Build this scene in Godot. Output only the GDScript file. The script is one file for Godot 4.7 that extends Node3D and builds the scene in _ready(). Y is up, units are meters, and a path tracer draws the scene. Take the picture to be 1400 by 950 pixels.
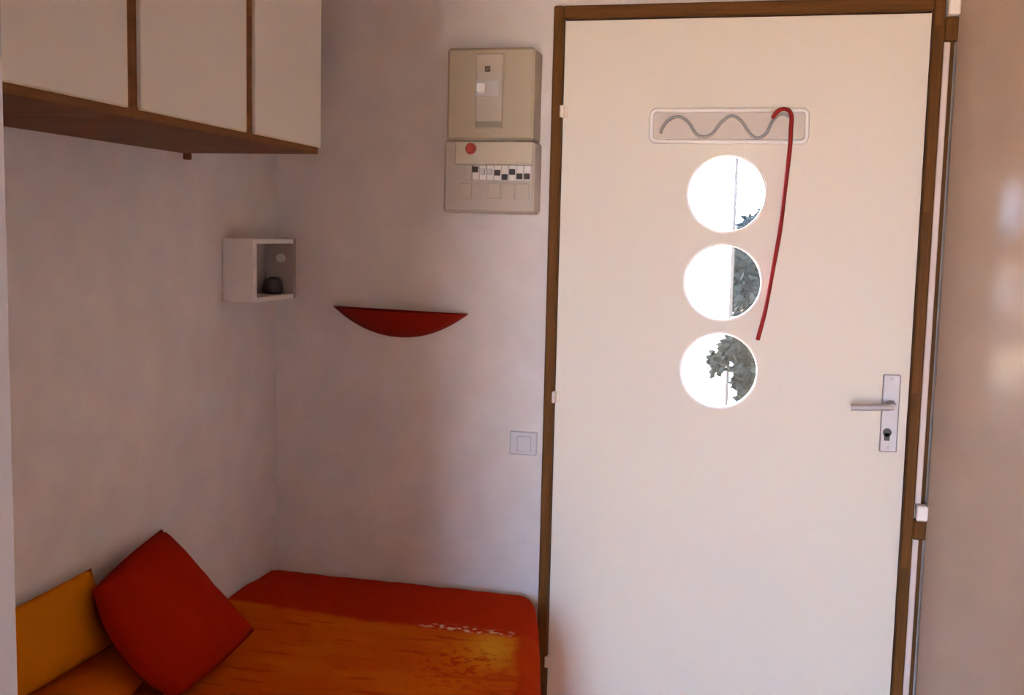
extends Node3D

const WALL_LEFT := -1.2085
const WALL_RIGHT := 0.3827
const BACK := -2.55
const DOOR_FACE := -2.545
const BED_TOP := 0.655

var M := {}
var taken := {}


# ---------------------------------------------------------------- helpers
func numbered(called: String) -> String:
	if not taken.has(called):
		taken[called] = 0
		return called
	taken[called] += 1
	return "%s_%03d" % [called, taken[called]]


func tag(o: Node, label: String, category := "", group := "", kind := "") -> Node:
	if label: o.set_meta("label", label)
	if category: o.set_meta("category", category)
	if group: o.set_meta("group", group)
	if kind: o.set_meta("kind", kind)
	return o


func thing(called: String, label: String, category: String, at := Vector3.ZERO, group := "", kind := "") -> Node3D:
	var o := Node3D.new()
	o.name = numbered(called)
	o.position = at
	add_child(o)
	tag(o, label, category, group, kind)
	return o


func begin() -> SurfaceTool:
	var st := SurfaceTool.new()
	st.begin(Mesh.PRIMITIVE_TRIANGLES)
	return st


# commits a SurfaceTool as one named mesh
func obj(called: String, st: SurfaceTool, material: Material, parent: Node = null, label := "") -> MeshInstance3D:
	var o := MeshInstance3D.new()
	st.generate_normals()
	o.mesh = st.commit()
	o.material_override = material
	o.cast_shadow = GeometryInstance3D.SHADOW_CASTING_SETTING_ON
	if parent == null:
		o.name = numbered(called)
		add_child(o, true)
	else:
		o.name = called
		parent.add_child(o, true)
	if label: o.set_meta("label", label)
	return o


func struct(called: String, st: SurfaceTool, material: Material, label: String) -> MeshInstance3D:
	var o := obj(called, st, material, null, label)
	o.set_meta("kind", "structure")
	return o


func tri(st: SurfaceTool, a: Vector3, b: Vector3, c: Vector3, out: Vector3) -> void:
	# front faces run clockwise
	if (b - a).cross(c - a).dot(out) > 0.0:
		var t := b
		b = c
		c = t
	for p in [a, b, c]:
		st.set_uv(Vector2(p.x, p.y))
		st.add_vertex(p)


func quad(st: SurfaceTool, a: Vector3, b: Vector3, c: Vector3, d: Vector3, out: Vector3) -> void:
	tri(st, a, b, c, out)
	tri(st, a, c, d, out)


# box with chamfered edges, between two corners
func bx(st: SurfaceTool, lo: Vector3, hi: Vector3, bevel := 0.002, turn := Basis.IDENTITY) -> void:
	st.set_smooth_group(-1)
	var c := (lo + hi) / 2.0
	var h := (hi - lo).abs() / 2.0
	var b := minf(bevel, minf(h.x, minf(h.y, h.z)) * 0.6)
	var P := func(s: Vector3, k: int) -> Vector3:
		# the copy of corner s that lies on the face across axis k
		var v := Vector3(s.x * (h.x - b), s.y * (h.y - b), s.z * (h.z - b))
		v[k] = s[k] * h[k]
		return c + turn * v
	for k in 3:
		var i := (k + 1) % 3
		var j := (k + 2) % 3
		for s in [-1.0, 1.0]:
			var q := []
			for e in [[-1, -1], [1, -1], [1, 1], [-1, 1]]:
				var v := Vector3.ZERO
				v[k] = s
				v[i] = e[0]
				v[j] = e[1]
				q.append(P.call(v, k))
			var n := Vector3.ZERO
			n[k] = s
			quad(st, q[0], q[1], q[2], q[3], turn * n)
		if b <= 0.0: continue
		for si in [-1.0, 1.0]:
			for sj in [-1.0, 1.0]:
				var v0 := Vector3.ZERO
				v0[i] = si
				v0[j] = sj
				var v1 := v0
				v0[k] = -1.0
				v1[k] = 1.0
				var n2 := Vector3.ZERO
				n2[i] = si
				n2[j] = sj
				quad(st, P.call(v0, i), P.call(v1, i), P.call(v1, j), P.call(v0, j), turn * n2)
	if b > 0.0:
		for x in [-1.0, 1.0]:
			for y in [-1.0, 1.0]:
				for z in [-1.0, 1.0]:
					var s3 := Vector3(x, y, z)
					tri(st, P.call(s3, 0), P.call(s3, 1), P.call(s3, 2), turn * s3)


func box(lo: Vector3, hi: Vector3, bevel := 0.002, turn := Basis.IDENTITY) -> SurfaceTool:
	var st := begin()
	bx(st, lo, hi, bevel, turn)
	return st


# smooth surface through f(u, v), u and v from 0 to 1; side -1 turns it inside out
func sheet(st: SurfaceTool, f: Callable, nu: int, nv: int, flip := false, uvf = null) -> void:
	st.set_smooth_group(0)
	var pts := []
	var uvs := []
	for j in nv + 1:
		for i in nu + 1:
			var u := float(i) / nu
			var v := float(j) / nv
			pts.append(f.call(u, v))
			uvs.append(uvf.call(u, v) if uvf != null else Vector2(u, v))
	for j in nv:
		for i in nu:
			var a := j * (nu + 1) + i
			var b := a + 1
			var c := a + nu + 2
			var d := a + nu + 1
			for k in ([a, c, b, a, d, c] if flip else [a, b, c, a, c, d]):
				st.set_uv(uvs[k])
				st.add_vertex(pts[k])


# round bar along a line of points; radius may be a list
func tube(st: SurfaceTool, pts: Array, r: float, sides := 10, flat := 1.0) -> void:
	st.set_smooth_group(0)
	var rings := []
	var n := pts.size()
	for i in n:
		var t: Vector3 = (pts[mini(i + 1, n - 1)] - pts[maxi(i - 1, 0)]).normalized()
		var side: Vector3 = t.cross(Vector3(0, 0, 1))
		if side.length() < 0.01: side = t.cross(Vector3(1, 0, 0))
		side = side.normalized()
		var up := side.cross(t).normalized()
		var ring := []
		for k in sides:
			var a := TAU * k / sides
			ring.append(pts[i] + side * cos(a) * r + up * sin(a) * r * flat)
		rings.append(ring)
	for i in n - 1:
		for k in sides:
			var l := (k + 1) % sides
			var mid: Vector3 = (rings[i][k] + rings[i + 1][l]) / 2.0 - (pts[i] + pts[i + 1]) / 2.0
			quad(st, rings[i][k], rings[i][l], rings[i + 1][l], rings[i + 1][k], mid)
	st.set_smooth_group(-1)
	for e in [[0, 1], [n - 1, n - 2]]:
		var out: Vector3 = pts[e[0]] - pts[e[1]]
		for k in sides:
			tri(st, pts[e[0]], rings[e[0]][k], rings[e[0]][(k + 1) % sides], out)


# turned shape about an axis: profile is a list of (radius, distance along the axis)
func lathe(st: SurfaceTool, at: Vector3, axis: Vector3, profile: Array, sides := 32) -> void:
	var z := axis.normalized()
	var x := z.cross(Vector3.UP if absf(z.y) < 0.9 else Vector3.RIGHT).normalized()
	var y := z.cross(x)
	for i in profile.size() - 1:
		st.set_smooth_group(i + 1)
		var p: Vector2 = profile[i]
		var q: Vector2 = profile[i + 1]
		for k in sides:
			var a := TAU * k / sides
			var b := TAU * (k + 1) / sides
			var da := x * cos(a) + y * sin(a)
			var db := x * cos(b) + y * sin(b)
			var flow := Vector2(q.y - p.y, p.x - q.x)   # outward in (radius, along)
			var n := (da + db).normalized() * flow.x + z * flow.y
			var p0 := at + da * p.x + z * p.y
			var p1 := at + db * p.x + z * p.y
			var q0 := at + da * q.x + z * q.y
			var q1 := at + db * q.x + z * q.y
			if p.x < 1e-6: tri(st, p0, q0, q1, n)
			elif q.x < 1e-6: tri(st, p0, p1, q0, n)
			else: quad(st, p0, p1, q1, q0, n)


func smooth_path(pts: Array, per := 6) -> Array:
	var c := Curve3D.new()
	var n := pts.size()
	for i in n:
		var t: Vector3 = (pts[mini(i + 1, n - 1)] - pts[maxi(i - 1, 0)]) / 6.0
		c.add_point(pts[i], -t, t)
	var out := []
	for i in n - 1:
		for k in per:
			out.append(c.sample(i, float(k) / per))
	out.append(pts[n - 1])
	return out


func noise(freq: float, sd: int, octaves := 4) -> FastNoiseLite:
	var n := FastNoiseLite.new()
	n.noise_type = FastNoiseLite.TYPE_SIMPLEX_SMOOTH
	n.frequency = freq
	n.seed = sd
	n.fractal_octaves = octaves
	return n


func picture(w: int, h: int, f: Callable) -> ImageTexture:
	var im := Image.create(w, h, false, Image.FORMAT_RGB8)
	for y in h:
		for x in w:
			im.set_pixel(x, y, f.call(x, y))
	return ImageTexture.create_from_image(im)


func mat(albedo: Color, rough := 0.8, spec := 0.5) -> StandardMaterial3D:
	var m := StandardMaterial3D.new()
	m.albedo_color = albedo
	m.roughness = rough
	m.metallic_specular = spec
	return m


func lin(r: float, g: float, b: float) -> Color:
	return Color(r, g, b).linear_to_srgb()


func materials() -> void:
	# plaster: a faint mottle and a fine relief
	var n1 := noise(0.02, 3)
	var mottle := picture(256, 256, func(x, y):
		var v: float = 0.965 + 0.035 * n1.get_noise_2d(x, y)
		return Color(v, v, v))
	var relief := NoiseTexture2D.new()
	relief.width = 256
	relief.height = 256
	relief.seamless = true
	relief.noise = noise(0.06, 11, 5)
	M.wall = mat(lin(0.80, 0.745, 0.71), 0.85, 0.3)
	M.wall.albedo_texture = mottle
	M.wall.heightmap_enabled = true
	M.wall.heightmap_texture = relief
	M.wall.heightmap_scale = 0.05
	M.wall.uv1_triplanar = true
	M.wall.uv1_world_triplanar = true
	M.wall.uv1_scale = Vector3(1.3, 1.3, 1.3)
	M.gloss_wall = mat(lin(0.60, 0.44, 0.325), 0.26, 0.85)
	M.gloss_wall.albedo_texture = mottle
	M.gloss_wall.uv1_triplanar = true
	M.gloss_wall.uv1_world_triplanar = true
	M.grey_paint = mat(lin(0.42, 0.40, 0.41), 0.6)
	M.ceiling = mat(lin(0.60, 0.47, 0.37), 0.9)
	M.door = mat(lin(0.80, 0.74, 0.63), 0.5)
	M.cream = mat(lin(0.80, 0.70, 0.58), 0.5)
	M.strip = mat(lin(0.72, 0.62, 0.57), 0.5)
	# wood: noise drawn out along the grain
	for w in [["wood", false, 0.135, 0.054, 0.012], ["wood_across", true, 0.135, 0.054, 0.012], ["cabinet_wood", true, 0.17, 0.066, 0.018]]:
		var nw := noise(0.03, 21)
		var nf := noise(0.11, 22, 2)
		var tex := picture(256, 256, func(x, y):
			var a: float = x if not w[1] else y
			var b: float = y if not w[1] else x
			var v: float = 1.0 + 0.35 * nw.get_noise_2d(a * 2.2, b * 0.12) + 0.18 * nf.get_noise_2d(a * 3.0, b * 0.2)
			return Color(w[2] * v, w[3] * v, w[4] * v).linear_to_srgb())
		var m := mat(Color.WHITE, 0.55, 0.25)
		m.albedo_texture = tex
		m.uv1_triplanar = true
		m.uv1_world_triplanar = true
		m.uv1_scale = Vector3(2.5, 2.5, 2.5)
		M[w[0]] = m
	M.laminate = mat(lin(0.66, 0.61, 0.54), 0.5)
	M.edge_band = mat(lin(0.72, 0.58, 0.38), 0.5)
	M.red_lamp = mat(lin(0.26, 0.011, 0.0015), 0.6, 0.2)
	M.red_strap = mat(lin(0.30, 0.012, 0.012), 0.5, 0.3)
	M.white_plastic = mat(lin(0.78, 0.74, 0.70), 0.45)
	M.bright_plastic = mat(lin(0.92, 0.89, 0.85), 0.4)
	M.grey_plastic = mat(lin(0.55, 0.53, 0.52), 0.5)
	M.casing = mat(lin(0.47, 0.40, 0.28), 0.5)
	M.casing_panel = mat(lin(0.52, 0.45, 0.36), 0.5)
	M.casing_cream = mat(lin(0.60, 0.53, 0.40), 0.5)
	M.casing_lower = mat(lin(0.50, 0.44, 0.38), 0.5)
	M.switch_grey = mat(lin(0.62, 0.60, 0.62), 0.5)
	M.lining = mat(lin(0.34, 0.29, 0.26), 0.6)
	M.dark = mat(lin(0.03, 0.025, 0.025), 0.5)
	M.brown_dark = mat(lin(0.16, 0.11, 0.07), 0.5)
	M.label_green = mat(lin(0.28, 0.26, 0.19), 0.6)
	M.red_button = mat(lin(0.48, 0.05, 0.03), 0.4)
	M.steel = mat(lin(0.50, 0.48, 0.49), 0.55)
	M.steel.metallic = 0.5
	M.wire = mat(lin(0.36, 0.34, 0.33), 0.45)
	M.wire.metallic = 0.3
	M.glass = mat(Color(1, 1, 1, 0.004), 0.02)
	M.glass.transparency = BaseMaterial3D.TRANSPARENCY_ALPHA
	M.glass.metallic_specular = 0.1
	M.rack_plate = mat(lin(0.66, 0.58, 0.50), 0.45)
	# cloth
	var weave := NoiseTexture2D.new()
	weave.width = 256
	weave.height = 256
	weave.seamless = true
	weave.noise = noise(0.2, 31, 2)
	for c in [["red_cloth", lin(0.36, 0.013, 0.001)], ["yellow_cloth", lin(0.60, 0.180, 0.003)], ["orange_cloth", lin(0.52, 0.10, 0.003)]]:
		var m := mat(c[1], 0.95, 0.1)
		m.heightmap_enabled = true
		m.heightmap_texture = weave
		m.heightmap_scale = 0.06
		m.uv1_triplanar = true
		m.uv1_scale = Vector3(6, 6, 6)
		M[c[0]] = m
	M.spread = mat(Color.WHITE, 0.95, 0.1)
	M.spread.albedo_texture = spread_print()
	M.spread.texture_repeat = false
	M.mattress = mat(lin(0.55, 0.5, 0.45), 0.95)
	# floor and outside
	M.floor = mat(lin(0.43, 0.26, 0.165), 0.6)
	M.concrete = mat(lin(0.56, 0.37, 0.20), 0.9)
	M.white_render = mat(lin(0.85, 0.85, 0.85), 0.9)
	M.leaf = mat(lin(0.018, 0.021, 0.019), 0.85, 0.1)
	M.leaf.cull_mode = BaseMaterial3D.CULL_DISABLED
	M.bark = mat(lin(0.03, 0.022, 0.02), 0.9)
	M.pipe = mat(lin(0.08, 0.08, 0.083), 0.8, 0.1)


# the woven print of the bedspread: u runs to the right edge (0.5 = the edge, 0.8 m the whole width), v away from the back wall (2 m)
func spread_print() -> ImageTexture:
	var n := noise(0.012, 41)
	var n2 := noise(0.05, 42, 3)
	var n3 := noise(0.03, 43, 2)
	return picture(1024, 1024, func(x, y):
		var e: float = (x / 1024.0 - 0.5) * 2.0          # metres from the right edge, inward negative
		var d: float = y / 1024.0 * 2.0                  # metres from the back wall
		var wob: float = 0.012 * n.get_noise_2d(x, y)
		var c := Vector3(0.62, 0.092, 0.003)
		var streak: float = n3.get_noise_2d(x * 0.25, y * 1.6)
		c = c.lerp(Vector3(0.66, 0.125, 0.004), clampf(0.4 + 1.6 * n.get_noise_2d(x * 0.5, y * 0.9), 0, 1))
		c = c.lerp(Vector3(0.46, 0.035, 0.004), clampf(streak * 2.2 - 0.75, 0, 0.75))
		# yellower patch with blotches by the corner of the field
		var patch: float = exp(-(pow((e + 0.10) / 0.05, 2) + pow((d - 0.39) / 0.085, 2)))
		c = c.lerp(Vector3(0.76, 0.34, 0.02), clampf(patch * 0.9, 0, 1))
		var blot: float = exp(-(pow((e + 0.16) / 0.09, 2) + pow((d - 0.50) / 0.10, 2)))
		c = c.lerp(Vector3(0.48, 0.03, 0.004), clampf(blot * (2.6 * n2.get_noise_2d(x * 1.3, y * 1.3)), 0, 0.8))
		# border along the back and the right
		var back: float = smoothstep(0.305, 0.275, d + wob + 0.10 * maxf(0.0, -0.35 - e) - 0.02)
		var side: float = smoothstep(-0.060, -0.035, e + wob)
		c = c.lerp(Vector3(0.48, 0.028, 0.003), maxf(back, side * 0.85))
		# pale embroidered specks along the border
		var row: float = exp(-pow((d - 0.292 - 0.05 * maxf(0.0, e + 0.14)) / 0.012, 2)) * smoothstep(-0.30, -0.20, e) * smoothstep(-0.045, -0.06, e)
		c = c.lerp(Vector3(0.82, 0.55, 0.38), clampf(row * (3.0 * n2.get_noise_2d(x * 1.6 + 90, y * 1.6) + 0.15), 0, 0.8))
		var w: float = 1.0 + 0.08 * n2.get_noise_2d(x * 4.0, y * 4.0)
		return Color(c.x * w, c.y * w, c.z * w).linear_to_srgb())


# cushion through four corners, puffed by front and back
func cushion(st: SurfaceTool, a: Vector3, b: Vector3, c: Vector3, d: Vector3, front: float, back: float, sd: int, bulge := 0.0, sides := [0.0, 0.0, 0.0, 0.0]) -> void:
	var nz := noise(5.0, sd, 3)
	var n := (b - a).cross(d - a).normalized()
	if n.dot(Vector3(0.6, 0.8, 0.1)) < 0: n = -n
	var mid := (a + b + c + d) / 4.0
	for s in [1.0, -1.0]:
		var f := func(u: float, v: float) -> Vector3:
			var x := 2.0 * u - 1.0
			var y := 2.0 * v - 1.0
			var p := a.lerp(b, u).lerp(d.lerp(c, u), v)
			var k := (1.0 - x * x) * (1.0 - y * y)
			# the sides of a filled cushion draw in between the corners
			p = p.lerp(mid, -bulge * (absf(x) * (1.0 - y * y) + absf(y) * (1.0 - x * x)))
			# each side may bow out or draw in on its own
			p += (a + b - c - d).normalized() * (sides[0] * (1.0 - x * x) * pow(0.5 - 0.5 * y, 2.0) - sides[2] * (1.0 - x * x) * pow(0.5 + 0.5 * y, 2.0))
			p += (b + c - a - d).normalized() * (sides[1] * (1.0 - y * y) * pow(0.5 + 0.5 * x, 2.0) - sides[3] * (1.0 - y * y) * pow(0.5 - 0.5 * x, 2.0))
			var t := pow(maxf(k, 0.0), 0.42)
			var w: float = nz.get_noise_3dv(p) * 0.012 * minf(1.0, k * 3.0)
			return p + n * s * (t * (front if s > 0 else back) + w)
		var normal := (a.lerp(b, 0.5) - a).cross(d - a)
		sheet(st, f, 26, 26, (normal.dot(n) * s) > 0.0)


func hole_plate(st: SurfaceTool, lo: Vector2, hi: Vector2, z0: float, z1: float, cx: float, cys: Array, r: float, half: float) -> void:
	# a slab with round holes one above the other, between planes z0 (back) and z1 (front)
	var SEG := 64
	st.set_smooth_group(-1)
	for face in [[z1, Vector3(0, 0, 1)], [z0, Vector3(0, 0, -1)]]:
		var z: float = face[0]
		var rects := [[lo.x, lo.y, cx - half, hi.y], [cx + half, lo.y, hi.x, hi.y]]
		var y := lo.y
		for cy in cys:
			rects.append([cx - half, y, cx + half, cy - half])
			y = cy + half
		rects.append([cx - half, y, cx + half, hi.y])
		for q in rects:
			quad(st, Vector3(q[0], q[1], z), Vector3(q[2], q[1], z), Vector3(q[2], q[3], z), Vector3(q[0], q[3], z), face[1])
		for cy in cys:
			for k in SEG:
				var p := []
				for a in [TAU * k / SEG, TAU * (k + 1) / SEG]:
					var dir := Vector2(cos(a), sin(a))
					var o := dir * (half / maxf(absf(dir.x), absf(dir.y)))
					p.append(Vector3(cx + dir.x * r, cy + dir.y * r, z))
					p.append(Vector3(cx + o.x, cy + o.y, z))
				quad(st, p[0], p[1], p[3], p[2], face[1])
	for e in [[lo.x, lo.y, lo.x, hi.y, Vector3(-1, 0, 0)], [hi.x, lo.y, hi.x, hi.y, Vector3(1, 0, 0)], [lo.x, lo.y, hi.x, lo.y, Vector3(0, -1, 0)], [lo.x, hi.y, hi.x, hi.y, Vector3(0, 1, 0)]]:
		quad(st, Vector3(e[0], e[1], z0), Vector3(e[2], e[3], z0), Vector3(e[2], e[3], z1), Vector3(e[0], e[1], z1), e[4])
	st.set_smooth_group(0)
	for cy in cys:
		for k in SEG:
			var a := TAU * k / SEG
			var b := TAU * (k + 1) / SEG
			var pa := Vector3(cx + cos(a) * r, cy + sin(a) * r, 0)
			var pb := Vector3(cx + cos(b) * r, cy + sin(b) * r, 0)
			var iz0 := Vector3(0, 0, z0)
			var iz1 := Vector3(0, 0, z1)
			quad(st, pa + iz0, pb + iz0, pb + iz1, pa + iz1, Vector3(cx, cy, 0) - pa)


# ---------------------------------------------------------------- scene
func _ready() -> void:
	var cam := Camera3D.new()
	cam.name = "camera"
	cam.position = Vector3(0, 1.53, 0)
	cam.rotation = Vector3(deg_to_rad(-5.95), deg_to_rad(13.0), deg_to_rad(1.352))
	cam.fov = rad_to_deg(2.0 * atan(475.0 / 1478.0))
	cam.near = 0.05
	cam.far = 200.0
	cam.current = true
	add_child(cam)

	var env := Environment.new()
	env.background_mode = Environment.BG_SKY
	var sky := Sky.new()
	var sm := ProceduralSkyMaterial.new()
	sm.sky_top_color = lin(0.36, 0.58, 1.0)
	sm.sky_horizon_color = lin(0.43, 0.66, 1.0)
	sm.sky_curve = 0.6
	sm.ground_horizon_color = lin(0.5, 0.5, 0.5)
	sm.ground_bottom_color = lin(0.3, 0.28, 0.26)
	sm.sun_angle_max = 1.0
	sky.sky_material = sm
	env.sky = sky
	env.background_energy_multiplier = 7.0
	env.tonemap_mode = Environment.TONE_MAPPER_LINEAR
	env.tonemap_exposure = 9.2
	env.sdfgi_enabled = true
	env.ssao_enabled = true
	env.ssil_enabled = true
	var we := WorldEnvironment.new()
	we.name = "world"
	we.environment = env
	add_child(we)

	# the sun comes low through the balcony window behind the camera and lies on the tiled floor there
	var sun := DirectionalLight3D.new()
	sun.name = "sun"
	sun.light_color = Color(1.0, 0.93, 0.82)
	sun.light_energy = 4.6
	sun.light_angular_distance = 0.5
	sun.shadow_enabled = true
	sun.rotation = Vector3(deg_to_rad(-42), deg_to_rad(-8), 0)
	add_child(sun)

	materials()
	room()
	outside()
	front_door()
	frame_and_hinges()
	cabinets()
	bed()
	cushions()
	wall_box()
	wall_lamp()
	fuse_box()
	light_switch()
	rack()


const END := 3.2      # the window wall behind the camera
const HIGH := 2.42

func room() -> void:
	struct("floor", box(Vector3(-2.0, -0.12, -2.67), Vector3(1.06, 0.0, END + 0.2), 0.0), M.floor, "terracotta coloured floor of the small room")
	struct("ceiling", box(Vector3(-2.0, HIGH, -2.67), Vector3(1.06, 6.5, END + 0.2), 0.0), M.ceiling, "warm beige ceiling over the small room")
	struct("wall_left", box(Vector3(WALL_LEFT - 0.19, 0.0, -2.67), Vector3(WALL_LEFT, HIGH, -0.45), 0.0), M.wall, "white plaster wall along the bed on the left")
	struct("wall_right", box(Vector3(0.86, 0.0, -2.67), Vector3(1.06, HIGH, END + 0.2), 0.003), M.wall, "white wall behind the open beige door leaf at the right")
	# a tall glossy leaf stands open beside the entrance, hinged next to its frame and standing at a slant
	var lf := struct("door_2", box(Vector3(0.0, 0.01, 0.0), Vector3(0.035, 2.14, 0.72), 0.002), M.gloss_wall, "tall glossy beige door leaf standing open right of the entrance door")
	lf.position = Vector3(WALL_RIGHT, 0, -2.545)
	lf.rotation_degrees.y = 30.5
	struct("wall_side", box(Vector3(-2.0, 0, -0.60), Vector3(-1.80, HIGH, END + 0.2), 0.0), M.wall, "white side wall of the wider part of the room, behind the camera")
	var st := begin()
	bx(st, Vector3(WALL_LEFT, 0, -2.67), Vector3(-0.4795, HIGH, BACK), 0.0)
	bx(st, Vector3(-0.4795, 2.031, -2.67), Vector3(0.331, HIGH, BACK), 0.0)
	bx(st, Vector3(0.331, 0, -2.67), Vector3(0.3690, HIGH, BACK), 0.0)
	bx(st, Vector3(0.3690, 0, -2.67), Vector3(0.86, HIGH, -2.60), 0.0)
	struct("wall_back", st, M.wall, "white plaster wall behind the bed, beside the entrance door")
	struct("wall_partition", box(Vector3(-1.80, 0, -0.60), Vector3(-0.468, HIGH, -0.45), 0.003), M.grey_paint, "pale end of a partition at the left edge")
	# the window wall behind the camera: a tall opening on the balcony
	st = begin()
	bx(st, Vector3(-1.80, 0, END), Vector3(-0.38, HIGH, END + 0.2), 0.0)
	bx(st, Vector3(0.22, 0, END), Vector3(0.86, HIGH, END + 0.2), 0.0)
	bx(st, Vector3(-0.38, 2.15, END), Vector3(0.22, HIGH, END + 0.2), 0.0)
	struct("wall_front", st, M.wall, "white wall with the balcony window, behind the camera")


func outside() -> void:
	struct("ground", box(Vector3(-25, -0.3, -30), Vector3(25, -0.13, 30), 0.0), M.concrete, "pale paving outside the building")
	struct("wall_gallery", box(Vector3(-2.6, -0.13, -4.35), Vector3(-0.128, 2.745, -4.0), 0.01), M.white_render, "white sunlit wall seen through the left of the portholes")
	# the roofed porch outside the door keeps the plants there in shade
	struct("ceiling_porch", box(Vector3(-2.0, 2.75, -5.6), Vector3(1.6, 2.95, -2.68), 0.01), M.concrete, "roof of the porch outside the entrance door")
	struct("wall_porch", box(Vector3(1.4, -0.13, -5.6), Vector3(1.6, 2.75, -2.68), 0.01), M.concrete, "side wall of the porch outside the entrance door")
	struct("wall_parapet", box(Vector3(-6, -0.13, -9.3), Vector3(6, 0.75, -9.0), 0.01), M.white_render, "low white wall far outside the door")
	var p := begin()
	tube(p, [Vector3(-0.113, -0.13, -4.02), Vector3(-0.113, 2.745, -4.02)], 0.006, 10)
	var pipe := obj("drainpipe", p, M.pipe)
	tag(pipe, "thin grey pipe at the edge of the white wall, through top porthole", "pipe")
	shrub(Vector3(0.04, -0.13, -4.75), [[Vector3(-0.02, 1.515, 0), Vector3(0.24, 0.20, 0.15), 5200], [Vector3(-0.03, 1.71, 0), Vector3(0.11, 0.072, 0.08), 1600], [Vector3(0.13, 1.20, 0), Vector3(0.12, 0.22, 0.15), 900]], 5, "dark green shrub filling the right of the middle porthole")
	shrub(Vector3(0.02, -0.13, -3.85), [[Vector3(-0.09, 1.285, 0), Vector3(0.075, 0.028, 0.06), 420], [Vector3(-0.165, 1.235, 0), Vector3(0.018, 0.045, 0.03), 70], [Vector3(-0.045, 1.19, 0), Vector3(0.055, 0.11, 0.06), 1500]], 6, "dark plant with an arching top in the lowest porthole")


func shrub(at: Vector3, lobes: Array, sd: int, label: String) -> void:
	var t := thing("shrub", label, "shrub", at, "plants outside the entrance door")
	var rng := RandomNumberGenerator.new()
	rng.seed = sd
	var b := begin()
	var trunk: float = lobes[-1][0].x
	for L in lobes:
		var c: Vector3 = L[0]
		tube(b, smooth_path([Vector3(trunk, 0, 0), Vector3(trunk, c.y * 0.6, 0), Vector3(trunk * 0.7 + c.x * 0.3, c.y * 0.93, 0), c]), 0.005, 7)
	obj("stem", b, M.bark, t)
	var st := begin()
	st.set_smooth_group(-1)
	for L in lobes:
		for i in int(L[2]):
			var d := Vector3(rng.randfn(), rng.randfn(), rng.randfn()).normalized() * pow(rng.randf(), 0.4)
			var p: Vector3 = L[0] + d * L[1]
			var along := Vector3(rng.randf_range(-1, 1), rng.randf_range(-0.8, 0.5), rng.randf_range(-1, 1)).normalized() * rng.randf_range(0.03, 0.055)
			var wide := along.cross(Vector3(rng.randfn(), rng.randfn(), rng.randfn())).normalized() * along.length() * 0.28
			var m := p + along * 0.5
			tri(st, p, m + wide, m - wide, Vector3.UP)
			tri(st, m + wide, p + along, m - wide, Vector3.UP)
	tag(obj("foliage", st, M.leaf, t), "", "", "", "stuff")


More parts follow.
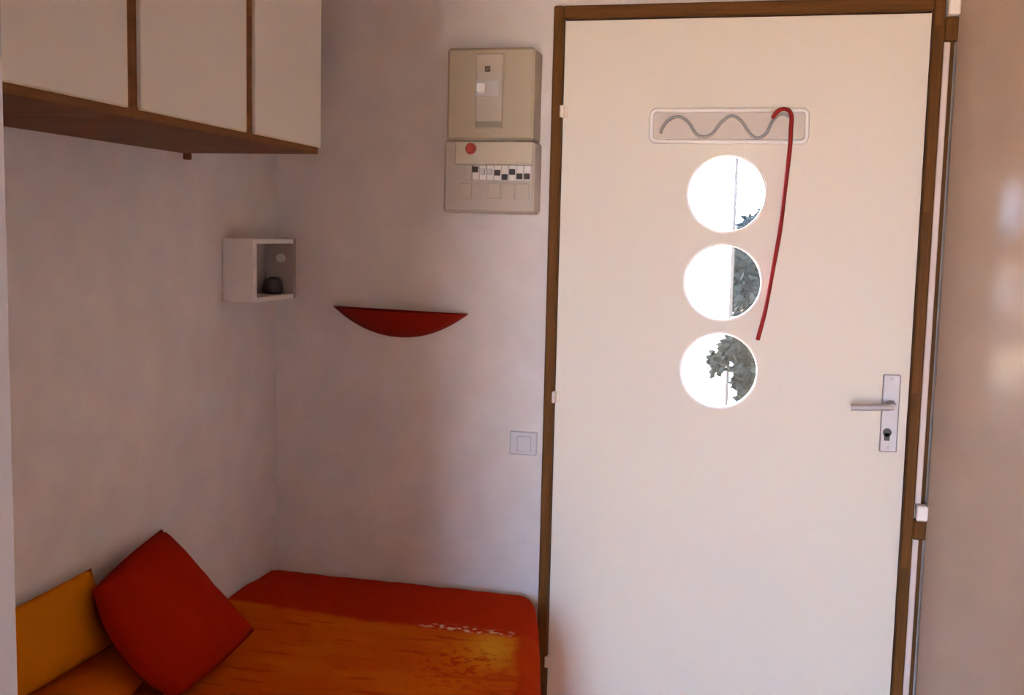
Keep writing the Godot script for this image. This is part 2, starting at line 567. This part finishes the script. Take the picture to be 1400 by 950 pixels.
func front_door() -> void:
	var d := thing("door_1", "cream entrance door with three round windows in a column", "", Vector3.ZERO, "", "structure")
	var cx := -0.0925
	var cys := [1.2265, 1.4315, 1.6345]
	var r := 0.0885
	var st := begin()
	hole_plate(st, Vector2(-0.4775, 0.012), Vector2(0.3285, 2.0285), DOOR_FACE - 0.04, DOOR_FACE, cx, cys, r, 0.1)
	obj("door_leaf", st, M.door, d)
	for cy in cys:
		var at := Vector3(cx, cy, DOOR_FACE)
		st = begin()
		lathe(st, at, Vector3(0, 0, 1), [Vector2(0, -0.022), Vector2(r - 0.001, -0.022), Vector2(r - 0.001, -0.018), Vector2(0, -0.018)], 64)
		obj("pane", st, M.glass, d, "round glass pane")
		st = begin()
		lathe(st, at, Vector3(0, 0, 1), [Vector2(r - 0.003, -0.017), Vector2(r - 0.003, -0.001), Vector2(r - 0.0015, 0.001), Vector2(r + 0.002, 0.001), Vector2(r + 0.003, 0.0)], 64)
		obj("glazing_bead", st, M.bright_plastic, d, "thin white rim of a round window")
	# hinges on the left edge
	for y in [1.820, 1.144, 0.484]:
		st = begin()
		lathe(st, Vector3(-0.4785, y, DOOR_FACE + 0.012), Vector3.UP, [Vector2(0, -0.014), Vector2(0.005, -0.014), Vector2(0.0065, -0.012), Vector2(0.0065, 0.012), Vector2(0.005, 0.014), Vector2(0, 0.014)], 16)
		bx(st, Vector3(-0.4785, y - 0.014, DOOR_FACE), Vector3(-0.466, y + 0.014, DOOR_FACE + 0.004), 0.001)
		bx(st, Vector3(-0.494, y - 0.034, DOOR_FACE + 0.009), Vector3(-0.480, y - 0.016, DOOR_FACE + 0.014), 0.001)
		obj("hinge", st, M.cream, d, "small cream hinge")
	# lever handle on a long plate
	var x := 0.291
	st = box(Vector3(x - 0.019, 1.062, DOOR_FACE), Vector3(x + 0.019, 1.238, DOOR_FACE + 0.008), 0.004)
	var plate := obj("handle_plate", st, M.steel, d, "long metal plate")
	st = begin()
	lathe(st, Vector3(x, 1.168, DOOR_FACE + 0.008), Vector3(0, 0, 1), [Vector2(0.012, 0), Vector2(0.012, 0.006), Vector2(0.009, 0.01), Vector2(0.009, 0.04), Vector2(0, 0.04)], 20)
	tube(st, smooth_path([Vector3(x + 0.002, 1.168, DOOR_FACE + 0.042), Vector3(x - 0.02, 1.1685, DOOR_FACE + 0.046), Vector3(x - 0.055, 1.166, DOOR_FACE + 0.046), Vector3(x - 0.088, 1.164, DOOR_FACE + 0.044)]), 0.0075, 12)
	obj("lever", st, M.steel, d, "metal lever pointing left")
	st = begin()
	lathe(st, Vector3(x - 0.004, 1.107, DOOR_FACE + 0.008), Vector3(0, 0, 1), [Vector2(0.0095, 0), Vector2(0.0095, 0.004), Vector2(0, 0.004)], 20)
	bx(st, Vector3(x - 0.010, 1.088, DOOR_FACE + 0.008), Vector3(x + 0.002, 1.107, DOOR_FACE + 0.012), 0.001)
	obj("lock_cylinder", st, M.dark, plate, "dark lock cylinder")
	st = begin()
	for y in [1.228, 1.072]:
		lathe(st, Vector3(x, y, DOOR_FACE + 0.008), Vector3(0, 0, 1), [Vector2(0.0035, 0), Vector2(0.003, 0.0015), Vector2(0, 0.002)], 12)
	obj("screw", st, M.grey_plastic, plate)


func frame_and_hinges() -> void:
	# brown wooden frame round the door
	var f := BACK + 0.022
	struct("trim_1", box(Vector3(-0.503, 0, -2.60), Vector3(-0.479, 2.0605, f), 0.003), M.wood, "left upright of the brown wooden door frame")
	struct("trim_2", box(Vector3(0.3305, 0, -2.60), Vector3(0.3545, 2.0605, f), 0.003), M.wood, "right upright of the brown wooden door frame")
	struct("trim_3", box(Vector3(-0.479, 2.031, -2.60), Vector3(0.3305, 2.0605, f), 0.003), M.wood_across, "head of the brown wooden door frame")
	# stop bead behind the leaf closes the gap
	var st := begin()
	bx(st, Vector3(-0.4795, 0, -2.62), Vector3(-0.462, 2.031, -2.588), 0.001)
	bx(st, Vector3(0.315, 0, -2.62), Vector3(0.331, 2.031, -2.588), 0.001)
	bx(st, Vector3(-0.4795, 2.012, -2.62), Vector3(0.331, 2.031, -2.588), 0.001)
	struct("trim_4", st, M.wood, "stop of the brown wooden door frame")
	# pale cover strip in two lengths, a shadow gap between it and the wall
	struct("trim_5", box(Vector3(0.3555, 0.947, BACK), Vector3(0.3690, 1.966, BACK + 0.012), 0.002), M.strip, "upper pale cover strip right of the door frame")
	struct("trim_6", box(Vector3(0.3555, 0, BACK), Vector3(0.3690, 0.865, BACK + 0.012), 0.002), M.strip, "lower pale cover strip right of the door frame")
	struct("trim_7", box(Vector3(0.3692, 0, -2.60), Vector3(WALL_RIGHT - 0.0002, 2.0605, -2.575), 0.0), M.wood, "brown wood at the back of the narrow gap beside the wall")
	for h in [[2.019, 2.053, 1.967, "upper cream hinge block over brown plate, at top corner of door frame"], [0.913, 0.947, 0.866, "lower cream hinge block over brown plate, below the door handle height"]]:
		var t := thing("frame_hinge", h[3], "hinge", Vector3(0.369, h[2], BACK), "hinges right of the door frame")
		var y1: float = h[0] - h[2]
		var y2: float = h[1] - h[2]
		obj("hinge_block", box(Vector3(-0.011, y1, 0.0), Vector3(0.0135, y2, 0.034), 0.003), M.bright_plastic, t, "cream block")
		st = box(Vector3(-0.0135, 0.0, 0.0), Vector3(0.0135, y1, 0.016), 0.002)
		obj("hinge_plate", st, M.wood, t, "brown plate")


func cabinets() -> void:
	# wall units over the bed: dark wooden carcasses with pale doors
	var spans := [[-0.985, -1.4215, "pale wall cabinet cut by the left edge of the photo, leftmost over the bed"], [-1.4220, -1.7855, "middle pale wall cabinet over the bed"], [-1.7860, -2.095, "pale wall cabinet at the far end, nearest the back wall"]]
	var y0 := 1.685
	var y1 := 2.36
	var xf := -0.897
	for i in 3:
		var s: Array = spans[i]
		var t := thing("wall_cabinet", s[2], "cabinet", Vector3(WALL_LEFT, y0, (s[0] + s[1]) / 2.0), "wall cabinets over the bed")
		var h: float = (s[0] - s[1]) / 2.0
		var dpt := xf - WALL_LEFT
		var w := 0.016
		var left := w
		var right := w
		obj("bottom_panel", box(Vector3(0.001, 0, -h), Vector3(dpt - 0.004, 0.018, h), 0.001), M.cabinet_wood, t, "brown underside")
		obj("top_panel", box(Vector3(0.001, y1 - y0 - 0.018, -h), Vector3(dpt - 0.004, y1 - y0, h), 0.001), M.cabinet_wood, t)
		for k in [-1, 1]:
			var zc: float = k * (h - w / 2.0)
			obj("side_panel", box(Vector3(0.001, 0.018, zc - w / 2), Vector3(dpt - 0.004, y1 - y0 - 0.018, zc + w / 2), 0.001), M.cabinet_wood, t, "dark brown edge")
		var lo := -h + (w if i < 2 else 0.0)
		var door := obj("door", box(Vector3(dpt - 0.014, 0.014, lo + 0.001), Vector3(dpt + 0.002, y1 - y0 - 0.016, h - w - 0.001), 0.0015), M.laminate, t, "pale laminate door")
		var st := begin()
		bx(st, Vector3(dpt - 0.013, 0.0142, lo - 0.0002), Vector3(dpt + 0.0012, y1 - y0 - 0.016, lo + 0.001), 0.0)
		bx(st, Vector3(dpt - 0.013, 0.0132, lo), Vector3(dpt + 0.0012, 0.0142, h - w - 0.001), 0.0)
		obj("edge_band", st, M.edge_band, door, "yellowish edge band")
	var br := obj("cabinet_bracket", box(Vector3(WALL_LEFT, 1.672, -2.114), Vector3(WALL_LEFT + 0.012, 1.700, -2.0955), 0.002), M.cabinet_wood)
	tag(br, "small brown bracket under the back corner of the far wall cabinet", "bracket")


func bed_edge(z: float) -> float:
	# right edge of the bedspread: rounded at the far corner, wider towards the camera
	var pts := [[-2.545, -0.545], [-2.53, -0.522], [-2.50, -0.503], [-2.45, -0.489], [-2.386, -0.472], [-2.2, -0.430], [-1.97, -0.384], [-1.6, -0.345], [-0.9, -0.330]]
	for i in pts.size() - 1:
		if z <= pts[i + 1][0]:
			return lerpf(pts[i][1], pts[i + 1][1], clampf((z - pts[i][0]) / (pts[i + 1][0] - pts[i][0]), 0, 1))
	return pts[-1][1]


func bed() -> void:
	var b := thing("bed", "low bed base and mattress under the orange bedspread", "bed", Vector3(-0.83, 0, -1.58))
	obj("base", box(Vector3(-0.374, 0.06, -0.955), Vector3(0.28, 0.42, 0.955), 0.006), M.wood, b)
	obj("mattress", box(Vector3(-0.374, 0.421, -0.955), Vector3(0.28, 0.638, 0.955), 0.03), M.mattress, b)
	for x in [-0.33, 0.24]:
		for z in [-0.9, 0.9]:
			obj("leg", box(Vector3(x - 0.025, 0, z - 0.025), Vector3(x + 0.025, 0.06, z + 0.025), 0.003), M.wood, b)
	var nz := noise(3.0, 51, 3)
	var nf := noise(9.0, 52, 2)
	var z0 := -2.545
	var z1 := -0.61
	var rr := 0.035
	var f := func(u: float, v: float) -> Vector3:
		var z := lerpf(z0, z1, pow(v, 1.15))
		var xe := bed_edge(z)
		var xl := WALL_LEFT + 0.006
		var flat := xe - rr - xl
		var y := BED_TOP + 0.006 * nz.get_noise_3d(u * 0.7, 0, z) + 0.002 * nf.get_noise_3d(u * 2.0, 0, z)
		y -= 0.012 * exp(-pow((z - z0) / 0.02, 2))
		if u < 0.7:
			return Vector3(xl + flat * u / 0.7, y, z)
		if u < 0.82:
			var a := (u - 0.7) / 0.12 * PI / 2
			return Vector3(xe - rr + rr * sin(a), y - rr + rr * cos(a), z)
		var k := (u - 0.82) / 0.18
		return Vector3(xe + k * 0.02 + 0.008 * k * sin(z * 26.0 + 2.0 * nz.get_noise_1d(z * 2)), y - rr - k * 0.42, z)
	var uvf := func(u: float, v: float) -> Vector2:
		var z := lerpf(z0, z1, pow(v, 1.15))
		var xe := bed_edge(z)
		var e := 0.0
		if u < 0.7: e = -(xe - rr - WALL_LEFT) * (1.0 - u / 0.7) - rr * 0.8
		elif u < 0.82: e = -rr * 0.8 + (u - 0.7) / 0.12 * rr * 1.2
		else: e = 0.014 + (u - 0.82) / 0.18 * 0.42
		return Vector2(0.5 + e / 2.0, (z - z0) / 2.0)
	var st := begin()
	sheet(st, f, 100, 110, false, uvf)
	var sp := obj("bedspread", st, M.spread)
	tag(sp, "orange bedspread with red-brown border and pale stitched specks", "bedspread")


func cushions() -> void:
	var st := begin()
	cushion(st, Vector3(-1.145, 0.880, -1.665), Vector3(-1.172, 0.916, -1.940), Vector3(-1.020, 0.681, -2.045), Vector3(-1.000, 0.682, -1.690), 0.062, 0.035, 61, 0.0, [0.004, -0.026, 0.006, 0.040])
	var c := thing("cushion", "dark red square cushion leaning against the left wall", "cushion", Vector3(-1.08, 0.66, -1.84))
	var o := obj("cover", st, M.red_cloth, c)
	o.position = -c.position
	st = begin()
	cushion(st, Vector3(-1.184, 0.895, -1.20), Vector3(-1.186, 0.899, -1.722), Vector3(-1.150, 0.750, -1.755), Vector3(-1.120, 0.775, -1.20), 0.026, 0.014, 62, -0.03)
	c = thing("cushion", "mustard yellow pillow against the wall behind the red cushion", "cushion", Vector3(-1.11, 0.74, -1.48))
	o = obj("cover", st, M.yellow_cloth, c)
	o.position = -c.position
	st = begin()
	cushion(st, Vector3(-1.190, 0.722, -1.12), Vector3(-1.193, 0.724, -1.86), Vector3(-1.075, 0.704, -1.72), Vector3(-0.94, 0.708, -1.12), 0.045, 0.042, 63, -0.03)
	c = thing("cushion", "orange pillow lying flat under the mustard yellow pillow", "cushion", Vector3(-1.06, 0.66, -1.42))
	o = obj("cover", st, M.orange_cloth, c)
	o.position = -c.position


func wall_box() -> void:
	# a small open box on the left wall near the corner
	var x1 := -1.129
	var za := -2.493
	var zb := -2.264
	var y0 := 1.3615
	var y1 := 1.507
	var t := thing("wall_box", "small white open-fronted box on the left wall near the corner", "box", Vector3(WALL_LEFT, y0, (za + zb) / 2.0))
	var h := (zb - za) / 2.0
	var d := x1 - WALL_LEFT
	var w := 0.011
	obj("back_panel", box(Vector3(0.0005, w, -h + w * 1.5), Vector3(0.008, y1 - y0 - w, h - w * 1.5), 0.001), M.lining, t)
	for k in [-1, 1]:
		var zc: float = k * (h - w * 0.75)
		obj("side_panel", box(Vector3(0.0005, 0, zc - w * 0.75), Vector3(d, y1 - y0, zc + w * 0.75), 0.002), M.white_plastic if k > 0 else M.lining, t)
	obj("bottom_panel", box(Vector3(0.0005, 0, -h + w * 1.5), Vector3(d, w, h - w * 1.5), 0.001), M.white_plastic, t)
	obj("top_panel", box(Vector3(0.0005, y1 - y0 - w, -h + w * 1.5), Vector3(d, y1 - y0, h - w * 1.5), 0.001), M.white_plastic, t)
	var st := begin()
	lathe(st, Vector3(0.048, 0.098, -h + w * 1.5), Vector3(0, 0, 1), [Vector2(0.011, 0), Vector2(0.011, 0.008), Vector2(0.009, 0.011), Vector2(0, 0.011)], 20)
	obj("knob", st, M.grey_plastic, t, "pale round knob")
	st = begin()
	lathe(st, Vector3(-1.165, y0 + w + 0.0005, -2.440), Vector3.UP, [Vector2(0, 0), Vector2(0.019, 0), Vector2(0.023, 0.006), Vector2(0.022, 0.026), Vector2(0.018, 0.036), Vector2(0.009, 0.041), Vector2(0, 0.042)], 24)
	tag(obj("pot", st, M.dark), "small dark round pot standing inside the white wall box", "pot")


func wall_lamp() -> void:
	var c := Vector3(-0.875, 1.338, BACK)
	var t := thing("wall_lamp", "red half-bowl wall lamp on the white back wall", "lamp", c)
	t.rotation.z = -0.018
	var R := 0.176
	var dz := 0.075
	var drop := 0.068
	var st := begin()
	var outer := func(u: float, v: float) -> Vector3:
		var a := PI * u
		return Vector3(R * v * cos(a), -drop * (1.0 - pow(v, 2.1)), 0.0005 + dz * v * sin(a))
	var inner := func(u: float, v: float) -> Vector3:
		var a := PI * u
		return Vector3((R - 0.005) * v * cos(a), -(drop - 0.004) * (1.0 - pow(v, 2.1)), 0.001 + (dz - 0.005) * v * sin(a))
	sheet(st, outer, 48, 20, true)
	sheet(st, inner, 48, 20, false)
	st.set_smooth_group(-1)
	for i in 48:
		quad(st, outer.call(i / 48.0, 1.0), outer.call((i + 1) / 48.0, 1.0), inner.call((i + 1) / 48.0, 1.0), inner.call(i / 48.0, 1.0), Vector3.UP)
	obj("shade", st, M.red_lamp, t)
	st = begin()
	st.set_smooth_group(-1)
	for i in 24:
		var xa := lerpf(-R, R, i / 24.0)
		var xb := lerpf(-R, R, (i + 1) / 24.0)
		var ya := -drop * (1.0 - pow(absf(xa) / R, 2.1))
		var yb := -drop * (1.0 - pow(absf(xb) / R, 2.1))
		quad(st, Vector3(xa, 0, 0.003), Vector3(xb, 0, 0.003), Vector3(xb, yb, 0.003), Vector3(xa, ya, 0.003), Vector3(0, 0, 1))
		quad(st, Vector3(xa, 0, 0.0003), Vector3(xb, 0, 0.0003), Vector3(xb, 0, 0.003), Vector3(xa, 0, 0.003), Vector3.UP)
	obj("wall_plate", st, M.red_lamp, t)
	st = begin()
	lathe(st, Vector3(-0.0, -0.022, 0.003), Vector3(0, 0.0, 1), [Vector2(0.012, 0), Vector2(0.012, 0.012), Vector2(0.014, 0.018), Vector2(0.014, 0.028), Vector2(0.006, 0.036), Vector2(0, 0.037)], 16)
	obj("bulb", st, M.bright_plastic, t, "unlit bulb")


func fuse_box() -> void:
	var z := BACK
	var t := thing("fuse_box", "beige electrical fuse box on the white wall beside the door", "fuse box", Vector3(-0.636, 1.58, z))
	var P := func(x: float, y: float, zz: float) -> Vector3: return Vector3(x + 0.636, y - 1.58, zz)
	var F := 0.088     # how far it stands off the wall
	obj("upper_casing", box(P.call(-0.738, 1.747, 0.0), P.call(-0.531, 1.957, F), 0.006), M.casing, t, "olive beige upper casing")
	obj("lower_casing", box(P.call(-0.745, 1.580, 0.0), P.call(-0.527, 1.7465, F - 0.006), 0.006), M.casing_lower, t, "greyish beige lower casing")
	obj("cover_plate", box(P.call(-0.716, 1.690, F - 0.006), P.call(-0.531, 1.744, F + 0.002), 0.003), M.casing_cream, t, "cream cover plate")
	var sw := obj("main_switch", box(P.call(-0.667, 1.772, F), P.call(-0.603, 1.942, F + 0.007), 0.002), M.casing_panel, t, "tall main switch panel")
	obj("window", box(P.call(-0.645, 1.902, F + 0.007), P.call(-0.633, 1.914, F + 0.009), 0.001), M.brown_dark, sw, "small dark square")
	obj("toggle_seat", box(P.call(-0.668, 1.845, F + 0.007), P.call(-0.610, 1.882, F + 0.010), 0.001), M.grey_plastic, sw)
	obj("toggle", box(P.call(-0.664, 1.851, F + 0.010), P.call(-0.643, 1.876, F + 0.021), 0.003), M.bright_plastic, sw, "white toggle")
	obj("rating_label", box(P.call(-0.665, 1.775, F + 0.007), P.call(-0.605, 1.789, F + 0.008), 0.0), M.label_green, sw, "greenish label strip")
	var st := begin()
	lathe(st, P.call(-0.677, 1.727, F + 0.002), Vector3(0, 0, 1), [Vector2(0.013, 0), Vector2(0.013, 0.003), Vector2(0.0105, 0.004), Vector2(0.0105, 0.011), Vector2(0.009, 0.013), Vector2(0, 0.013)], 24)
	obj("button", st, M.red_button, t, "red round button")
	# row of breakers; the dark toggles stand at different heights
	var n := 9
	for i in n:
		var x := -0.690 + i * 0.0176
		var br := obj("breaker", box(P.call(x, 1.655, F - 0.006), P.call(x + 0.0166, 1.689, F + 0.004), 0.0012), M.white_plastic if i > 0 else M.casing_lower, t)
		var ty: float = [0.0, 1.679, 0.0, 0.0, 1.672, 1.662, 1.674, 1.664, 1.664][i]
		if ty > 0.0:
			obj("toggle", box(P.call(x + 0.002, ty - 0.0065, F + 0.004), P.call(x + 0.0146, ty + 0.0065, F + 0.012), 0.001), M.dark, br, "dark breaker toggle")
		elif i > 0:
			obj("toggle", box(P.call(x + 0.003, 1.667, F + 0.004), P.call(x + 0.0136, 1.681, F + 0.010), 0.001), M.grey_plastic, br)
	for i in 5:
		var x := -0.705 + i * 0.0345
		if i == 1: continue
		obj("label_holder", box(P.call(x, 1.612, F - 0.006), P.call(x + 0.030, 1.648, F - 0.003), 0.001), M.casing_panel, t)


func light_switch() -> void:
	var t := thing("light_switch", "small pale grey switch plate low on wall beside door frame", "switch", Vector3(-0.553, 1.024, BACK))
	obj("plate", box(Vector3(-0.034, -0.029, 0.0), Vector3(0.034, 0.029, 0.009), 0.004), M.switch_grey, t)
	obj("rocker", box(Vector3(-0.014, -0.019, 0.009), Vector3(0.020, 0.019, 0.013), 0.003), M.switch_grey, t)


func rack() -> void:
	var z := DOOR_FACE
	var x0 := -0.268
	var x1 := 0.078
	var y0 := 1.752
	var y1 := 1.822
	var t := thing("hook_rack", "white edged rack with a wavy grey wire above portholes", "rack", Vector3((x0 + x1) / 2, y0, z))
	var c: Vector3 = t.position
	obj("backplate", box(Vector3(x0, y0, z) - c, Vector3(x1, y1, z + 0.006) - c, 0.003), M.rack_plate, t, "pale beige plate")
	var st := begin()
	var rim := []
	var r := 0.012
	for q in [[x1 - r, y1 - r, 0.0], [x0 + r, y1 - r, PI / 2], [x0 + r, y0 + r, PI], [x1 - r, y0 + r, PI * 1.5]]:
		for k in 6:
			var a: float = q[2] + k / 5.0 * PI / 2
			rim.append(Vector3(q[0] + cos(a) * r, q[1] + sin(a) * r, z + 0.008) - c)
	rim.append(rim[0])
	tube(st, rim, 0.0055, 8)
	obj("border", st, M.bright_plastic, t, "raised white border")
	# the wire bent into waves, standing off the plate on the crests
	var pts := []
	var knots := [Vector3(-0.246, 1.772, 0), Vector3(-0.232, 1.795, 0), Vector3(-0.207, 1.807, 0), Vector3(-0.183, 1.793, 0), Vector3(-0.165, 1.768, 0), Vector3(-0.146, 1.761, 0), Vector3(-0.128, 1.769, 0), Vector3(-0.110, 1.793, 0), Vector3(-0.088, 1.808, 0), Vector3(-0.066, 1.797, 0), Vector3(-0.048, 1.772, 0), Vector3(-0.030, 1.759, 0), Vector3(-0.010, 1.769, 0), Vector3(0.002, 1.795, 0), Vector3(0.018, 1.811, 0), Vector3(0.036, 1.808, 0), Vector3(0.046, 1.796, 0)]
	for k in knots: pts.append(k + Vector3(0, 0, z + 0.022) - c)
	st = begin()
	tube(st, smooth_path(pts), 0.0032, 8)
	for i in [0, 5, 11]:
		tube(st, [pts[i], pts[i] + Vector3(0, 0, -0.018)], 0.0028, 8)
	obj("wave_wire", st, M.wire, t, "grey wavy wire hook")
	# red strap hung over the last crest
	st = begin()
	var s := []
	for k in [Vector3(0.003, 1.803, -2.522), Vector3(0.012, 1.816, -2.516), Vector3(0.024, 1.8215, -2.512), Vector3(0.037, 1.818, -2.510), Vector3(0.0435, 1.804, -2.508), Vector3(0.0435, 1.780, -2.508), Vector3(0.043, 1.731, -2.510), Vector3(0.036, 1.630, -2.514), Vector3(0.030, 1.547, -2.517), Vector3(0.018, 1.456, -2.520), Vector3(0.006, 1.368, -2.523), Vector3(-0.007, 1.304, -2.525)]:
		s.append(k)
	tube(st, smooth_path(s), 0.0048, 10)
	tag(obj("strap", st, M.red_strap), "long thin dark red strap hooked over right end of the rack", "strap")
